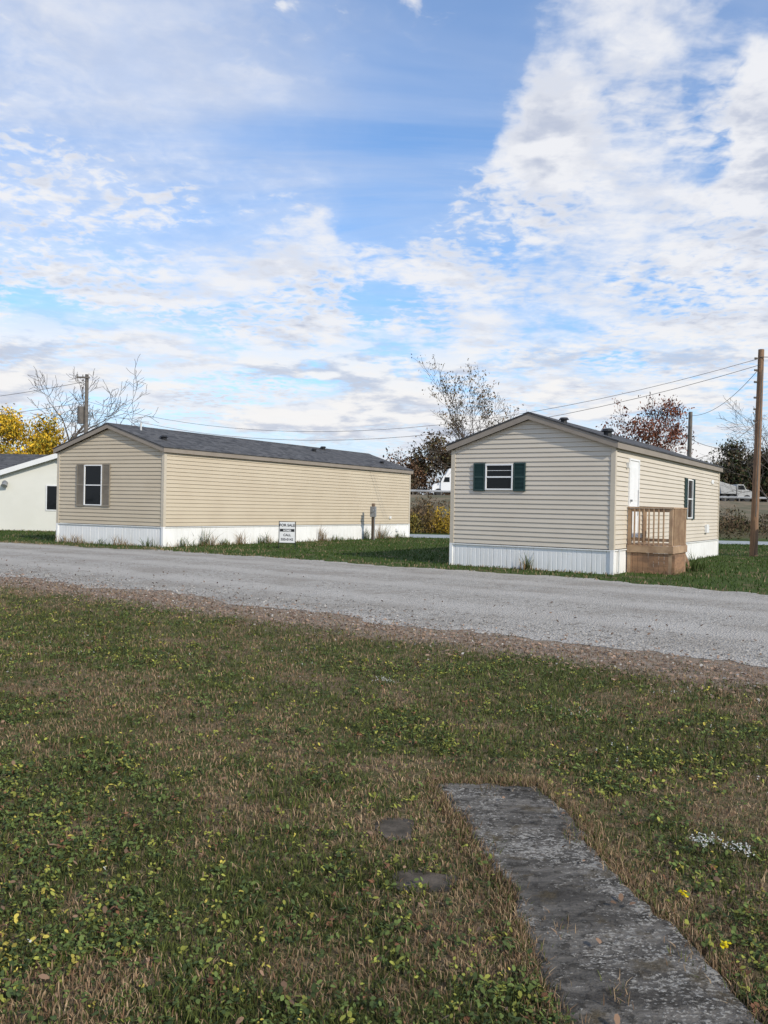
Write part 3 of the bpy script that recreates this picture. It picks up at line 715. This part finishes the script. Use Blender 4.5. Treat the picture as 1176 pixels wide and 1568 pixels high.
# ------------------------------------------------------------------ trees
M_bark=simple('bark',(.085,.066,.052),(.05,.04,.032),6,.95,.6,20,spec=.1)
M_barkl=simple('bark_pale',(.17,.145,.125),(.10,.085,.07),6,.95,.6,20,spec=.1)
def tree(name,base,height,seed,r0,leaf_n,leaf_r,cols,spread=1.,levels=4,crown0=.28,sigma=.35,lean=(0,0),twig=5,cut=.38,minr=.010,bark=None):
    R=random.Random(seed); root=empty(name,(base[0],base[1],0)); V=[];T=[]; tips=[]
    def tube(pts,rs,k):
        n0=len(V)
        for i,(p,r) in enumerate(zip(pts,rs)):
            d=(pts[min(i+1,len(pts)-1)]-pts[max(i-1,0)]).normalized(); a=d.orthogonal().normalized(); b=d.cross(a)
            for q in range(k):
                an=2*math.pi*q/k; V.append(tuple(p+a*r*math.cos(an)+b*r*math.sin(an)))
        for i in range(len(pts)-1):
            for q in range(k):
                j=(q+1)%k; A=n0+i*k+q;B=n0+i*k+j;C=A+k;D=B+k; T.append((A,B,D));T.append((A,D,C))
    def branch(p,d,ln,r,lv):
        n=5; pts=[p];rs=[r]; q=p.copy(); dd=d.copy()
        for i in range(n):
            dd=(dd+Vector((R.gauss(0,.16),R.gauss(0,.16),R.gauss(.04,.10)))).normalized()
            q=q+dd*ln/n; pts.append(q.copy()); rs.append(r*(1-.75*(i+1)/n) if lv>0 else r*(1-.65*(i+1)/n))
        tube(pts,[max(x_,minr) for x_ in rs],7 if lv==0 else (5 if lv==1 else 3))
        if lv>=levels: tips.append(pts[-1]); tips.append(pts[3]); return
        if lv>=levels-1: tips.append(pts[-1])
        nc=R.randint(5,7) if lv==0 else R.randint(4,twig)
        for c in range(nc):
            u=(crown0+(1-crown0)*(c+.5)/nc) if lv==0 else (.25+.75*(c+.6)/nc)
            f=u*n; i=min(int(f),n-1); pp=pts[i].lerp(pts[i+1],f-i)
            ax=(pts[i+1]-pts[i]).normalized(); az=c*2.4+R.uniform(-.5,.5)
            o=ax.orthogonal().normalized(); o=Matrix.Rotation(az,3,ax)@o
            ang=R.uniform(.5,.95)*spread
            nd=(ax*math.cos(ang)+o*math.sin(ang)).normalized()
            rr=(rs[i]*(1-(f-i))+rs[i+1]*(f-i))*.62
            branch(pp,nd,ln*R.uniform(.48,.66)*(1.15-.45*u if lv==0 else 1),rr,lv+1)
    branch(Vector((base[0],base[1],-.1)),Vector((lean[0],lean[1],1)).normalized(),height*.72,r0,0)
    trimesh('trunk_and_limbs',V,T,None,bark or M_bark,root,True)
    if leaf_n:
        tp=np.array([tuple(q) for q in tips]); 
        dens=fb(tp[:,0]*1.0+tp[:,2]*.7,tp[:,1]+tp[:,2],.9,seed); tp=tp[dens>cut]
        idx=rng.integers(0,len(tp),leaf_n); pts=tp[idx]+rng.normal(0,sigma,(leaf_n,3))*np.array([1,1,.8])
        pts[:,2]=np.maximum(pts[:,2],.1)
        ci=rng.integers(0,len(cols),leaf_n); C=np.array(cols)[ci]*(.55+.8*rng.random(leaf_n))[:,None]*(.6+.6*sst(fb(pts[:,0],pts[:,2],1.2,seed+9),.3,.7))[:,None]
        leaves('foliage',pts[:,0],pts[:,1],pts[:,2],leaf_r*(.6+.8*rng.random(leaf_n)),C,1.3,root,mfol)
    return root
tree('bare_tree',(-24.6,60),11.6,3,.20,0,0,None,.95,4,.32,twig=4,bark=M_barkl,minr=.014)
tree('yellow_leaf_tree',(-23.7,56),6.9,6,.16,19000,.09,[(.66,.42,.04),(.58,.36,.035),(.30,.26,.04)],1.15,4,.15,.36,cut=.2)
tree('bare_tree',(6.1,60),9.6,8,.15,120,.07,[(.12,.09,.05)],.9,4,.3,bark=M_barkl)
tree('autumn_tree',(8.3,61),11.2,12,.18,1700,.08,[(.14,.10,.045),(.12,.11,.045),(.18,.11,.055)],.60,4,.3,.22,cut=.52)
tree('red_leaf_tree',(16.9,56),8.2,14,.16,5200,.08,[(.22,.075,.05),(.16,.065,.045),(.26,.11,.06)],.85,4,.3,.24,cut=.38)
tree('bare_tree',(27.6,60),9.3,21,.15,0,0,None,.75,4,.25,bark=M_barkl)
tree('brown_leaf_tree',(10.6,165),15.5,25,.3,6500,.25,[(.15,.095,.055),(.11,.075,.045),(.10,.09,.045)],.75,4,.12,.8)
tree('brown_leaf_tree',(6.2,170),11,27,.25,3500,.25,[(.15,.085,.05),(.11,.07,.045)],.75,4,.12,.8)
for i,(xx,hh) in enumerate(((64,13.5),(69.5,13),(75,14.5),(58.5,9),(80,13))):
    tree('evergreen_tree',(xx,162+i),hh,31+i,.3,5500,.27,[(.055,.075,.035),(.085,.085,.045),(.12,.085,.05)],.9,4,.1,.9)
def brush(name,clumps,cols,lr,seed,per=900):
    r=np.random.default_rng(seed); X=[];C=[]
    for cx,cy,cz,rx,rz in clumps:
        n=per; q=r.normal(0,.42,(n,3)); q[:,2]=np.abs(r.random(n))**.8; 
        lump=1+.5*(vn(q[:,0]*3+cx,q[:,1]*3+q[:,2]*2,1.5,seed)-.5)
        X.append(np.stack([cx+q[:,0]*rx*lump,cy+q[:,1]*rx*lump,cz+q[:,2]*rz*lump*np.exp(-.5*(q[:,0]**2+q[:,1]**2)*1.8)],1))
        base=np.array(cols)[r.integers(0,len(cols))]; mix_=np.array(cols)[r.integers(0,len(cols),n)]
        C.append((base*.6+mix_*.4)*(.5+.9*r.random(n))[:,None])
    X=np.concatenate(X);C=np.concatenate(C)
    leaves(name,X[:,0],X[:,1],X[:,2],lr*(.5+r.random(len(X))),C,1.3,asp=.4,mat=mfol)
cl=[(random.uniform(1.6,5.0),random.uniform(51.8,53.6),0,random.uniform(.5,.9),random.uniform(.9,1.7)) for _ in range(9)]
brush('yellow_shrub',cl,[(.50,.33,.04),(.30,.20,.04),(.12,.12,.04),(.13,.09,.05)],.07,71,700)
cl=[(random.uniform(-6,14),random.uniform(56,90),0,random.uniform(1.2,2.4),random.uniform(1.0,1.9)) for _ in range(50)]
cl+=[(random.uniform(22,50),random.uniform(52,90),0,random.uniform(1.2,2.4),random.uniform(.8,1.8)) for _ in range(60)]
brush('brush_thicket',cl,[(.13,.085,.055),(.10,.07,.042),(.17,.12,.07),(.07,.07,.035)],.10,72,450)
cl=[(random.uniform(-60,140),random.uniform(156,175),0,random.uniform(3,5.5),random.uniform(5.5,8.5)) for _ in range(120)]
brush('distant_treeline',cl,[(.12,.085,.06),(.10,.075,.05),(.085,.08,.05),(.14,.10,.065)],.3,73,420)
cl=[(random.uniform(-6,75),random.uniform(98,114),0.1,random.uniform(1.5,3),random.uniform(1.8,3.4)) for _ in range(60)]
brush('embankment_brush',cl,[(.12,.085,.055),(.09,.07,.042),(.15,.115,.07)],.16,74,260)

# ------------------------------------------------------------------ highway embankment, guardrail, vehicles
M_emb=simple('embankment_weeds',(.17,.13,.08),(.09,.085,.045),.4,.95,.8,3)
mb=MB(); prof=[(96,0),(117,3.3),(119,3.4),(134,3.4),(150,0)]
for (ya,za),(yb,zb) in zip(prof[:-1],prof[1:]): mb.poly([(-400,ya,za),(400,ya,za),(400,yb,zb),(-400,yb,zb)])
mb.obj('highway_embankment',M_emb)
mb=MB(); mb.poly([(-400,120.5,3.41),(400,120.5,3.41),(400,133,3.41),(-400,133,3.41)]); mb.obj('highway',simple('asphalt',(.12,.12,.12),(.09,.09,.09)))
gr=empty('guardrail',(0,118.6,3.4)); mb=MB()
for (z0,z1,d0,d1) in((3.80,3.88,0,.07),(3.88,3.94,.07,.0),(3.94,4.0,0,.07),(4.0,4.08,.07,0)):
    mb.poly([(-200,118.6-d0,z0),(200,118.6-d0,z0),(200,118.6-d1,z1),(-200,118.6-d1,z1)])
mb.obj('rail',simple('galvanised',(.42,.43,.44),(.34,.35,.36),1,.6),gr)
mb=MB()
for i in range(-100,101): mb.box(i*2-.07,i*2+.07,118.62,118.78,3.2,4.05)
mb.obj('posts',M_pg,gr)
M_tw=simple('truck_white',(.82,.82,.82),(.78,.78,.78),1,.3); M_tire=simple('tyre',(.02,.02,.02))
def wheel(mb,x,y,r=.5,w=.28,z=3.41): mb.cyl((x,y,z+r),(x,y+w,z+r),r,r,18)
st=empty('semi_truck',(12,123,3.41)); bx=6.9; y0=121.9; y1=124.4; Z=3.41
mb=MB()
mb.prismxz([(bx,Z+.6),(bx,Z+1.3),(bx+.2,Z+1.6),(bx+1.2,Z+1.9),(bx+1.2,Z+.6)],y0+.2,y1-.2)
mb.prismxz([(bx+1.2,Z+.6),(bx+1.2,Z+1.9),(bx+1.6,Z+2.85),(bx+1.9,Z+3.0),(bx+2.4,Z+3.9),(bx+4.6,Z+4.0),(bx+4.6,Z+.6)],y0,y1)
mb.prismxz([(bx-.15,Z+.35),(bx-.15,Z+.75),(bx+.3,Z+.75),(bx+.3,Z+.35)],y0,y1)
mb.obj('cab',M_tw,st,.06)
mb=MB(); mb.prismxz([(bx+1.6,Z+1.95),(bx+1.8,Z+2.65),(bx+2.5,Z+2.65),(bx+2.5,Z+1.95)],y0-.02,y0-.005); mb.box(bx-.01,bx+.05,y0+.5,y1-.5,Z+.8,Z+1.25); mb.box(bx+1.15,bx+1.22,y0-.25,y0-.1,Z+1.8,Z+2.4); mb.hexa([(bx+1.16,y0+.2,Z+1.95),(bx+1.19,y0+.2,Z+1.93),(bx+1.19,y1-.2,Z+1.93),(bx+1.16,y1-.2,Z+1.95)],[(bx+1.52,y0+.2,Z+2.78),(bx+1.57,y0+.2,Z+2.76),(bx+1.57,y1-.2,Z+2.76),(bx+1.52,y1-.2,Z+2.78)]); mb.obj('windows_and_grille',M_glass,st)
mb=MB()
for xx in(bx+.9,bx+4.8,bx+6.0,bx+16.9,bx+18.1): wheel(mb,xx,y0-.02); wheel(mb,xx,y1-.26)
mb.box(bx+1,bx+18.5,y0+.8,y1-.8,Z+.5,Z+.9); mb.obj('wheels_and_chassis',M_tire,st)
mb=MB(); mb.box(bx+5.3,bx+19.4,y0,y1,Z+1.1,Z+4.0); mb.obj('trailer',M_tw,st,.04)
dt=empty('dump_truck',(50,123,3.41)); bx=48.7
mb=MB(); mb.prismxz([(bx,Z+1.1),(bx-.3,Z+2.9),(bx+2.2,Z+2.2),(bx+2.2,Z+1.1)],y0,y1); mb.prismxz([(bx+2.35,Z+.7),(bx+2.35,Z+2.5),(bx+3.3,Z+2.5),(bx+3.7,Z+1.8),(bx+4.5,Z+1.55),(bx+4.6,Z+.7)],y0+.1,y1-.1); mb.obj('body',simple('truck_pale',(.42,.42,.41)),dt,.05)
mb=MB(); mb.prismxz([(bx+2.5,Z+1.75),(bx+2.5,Z+2.35),(bx+3.25,Z+2.35),(bx+3.55,Z+1.75)],y0+.07,y0+.09); mb.obj('windows',M_glass,dt)
mb=MB()
for xx in(bx+.5,bx+1.6,bx+3.8): wheel(mb,xx,y0); wheel(mb,xx,y1-.28)
mb.box(bx,bx+4.4,y0+.7,y1-.7,Z+.6,Z+1.05); mb.obj('wheels_and_chassis',M_tire,dt)
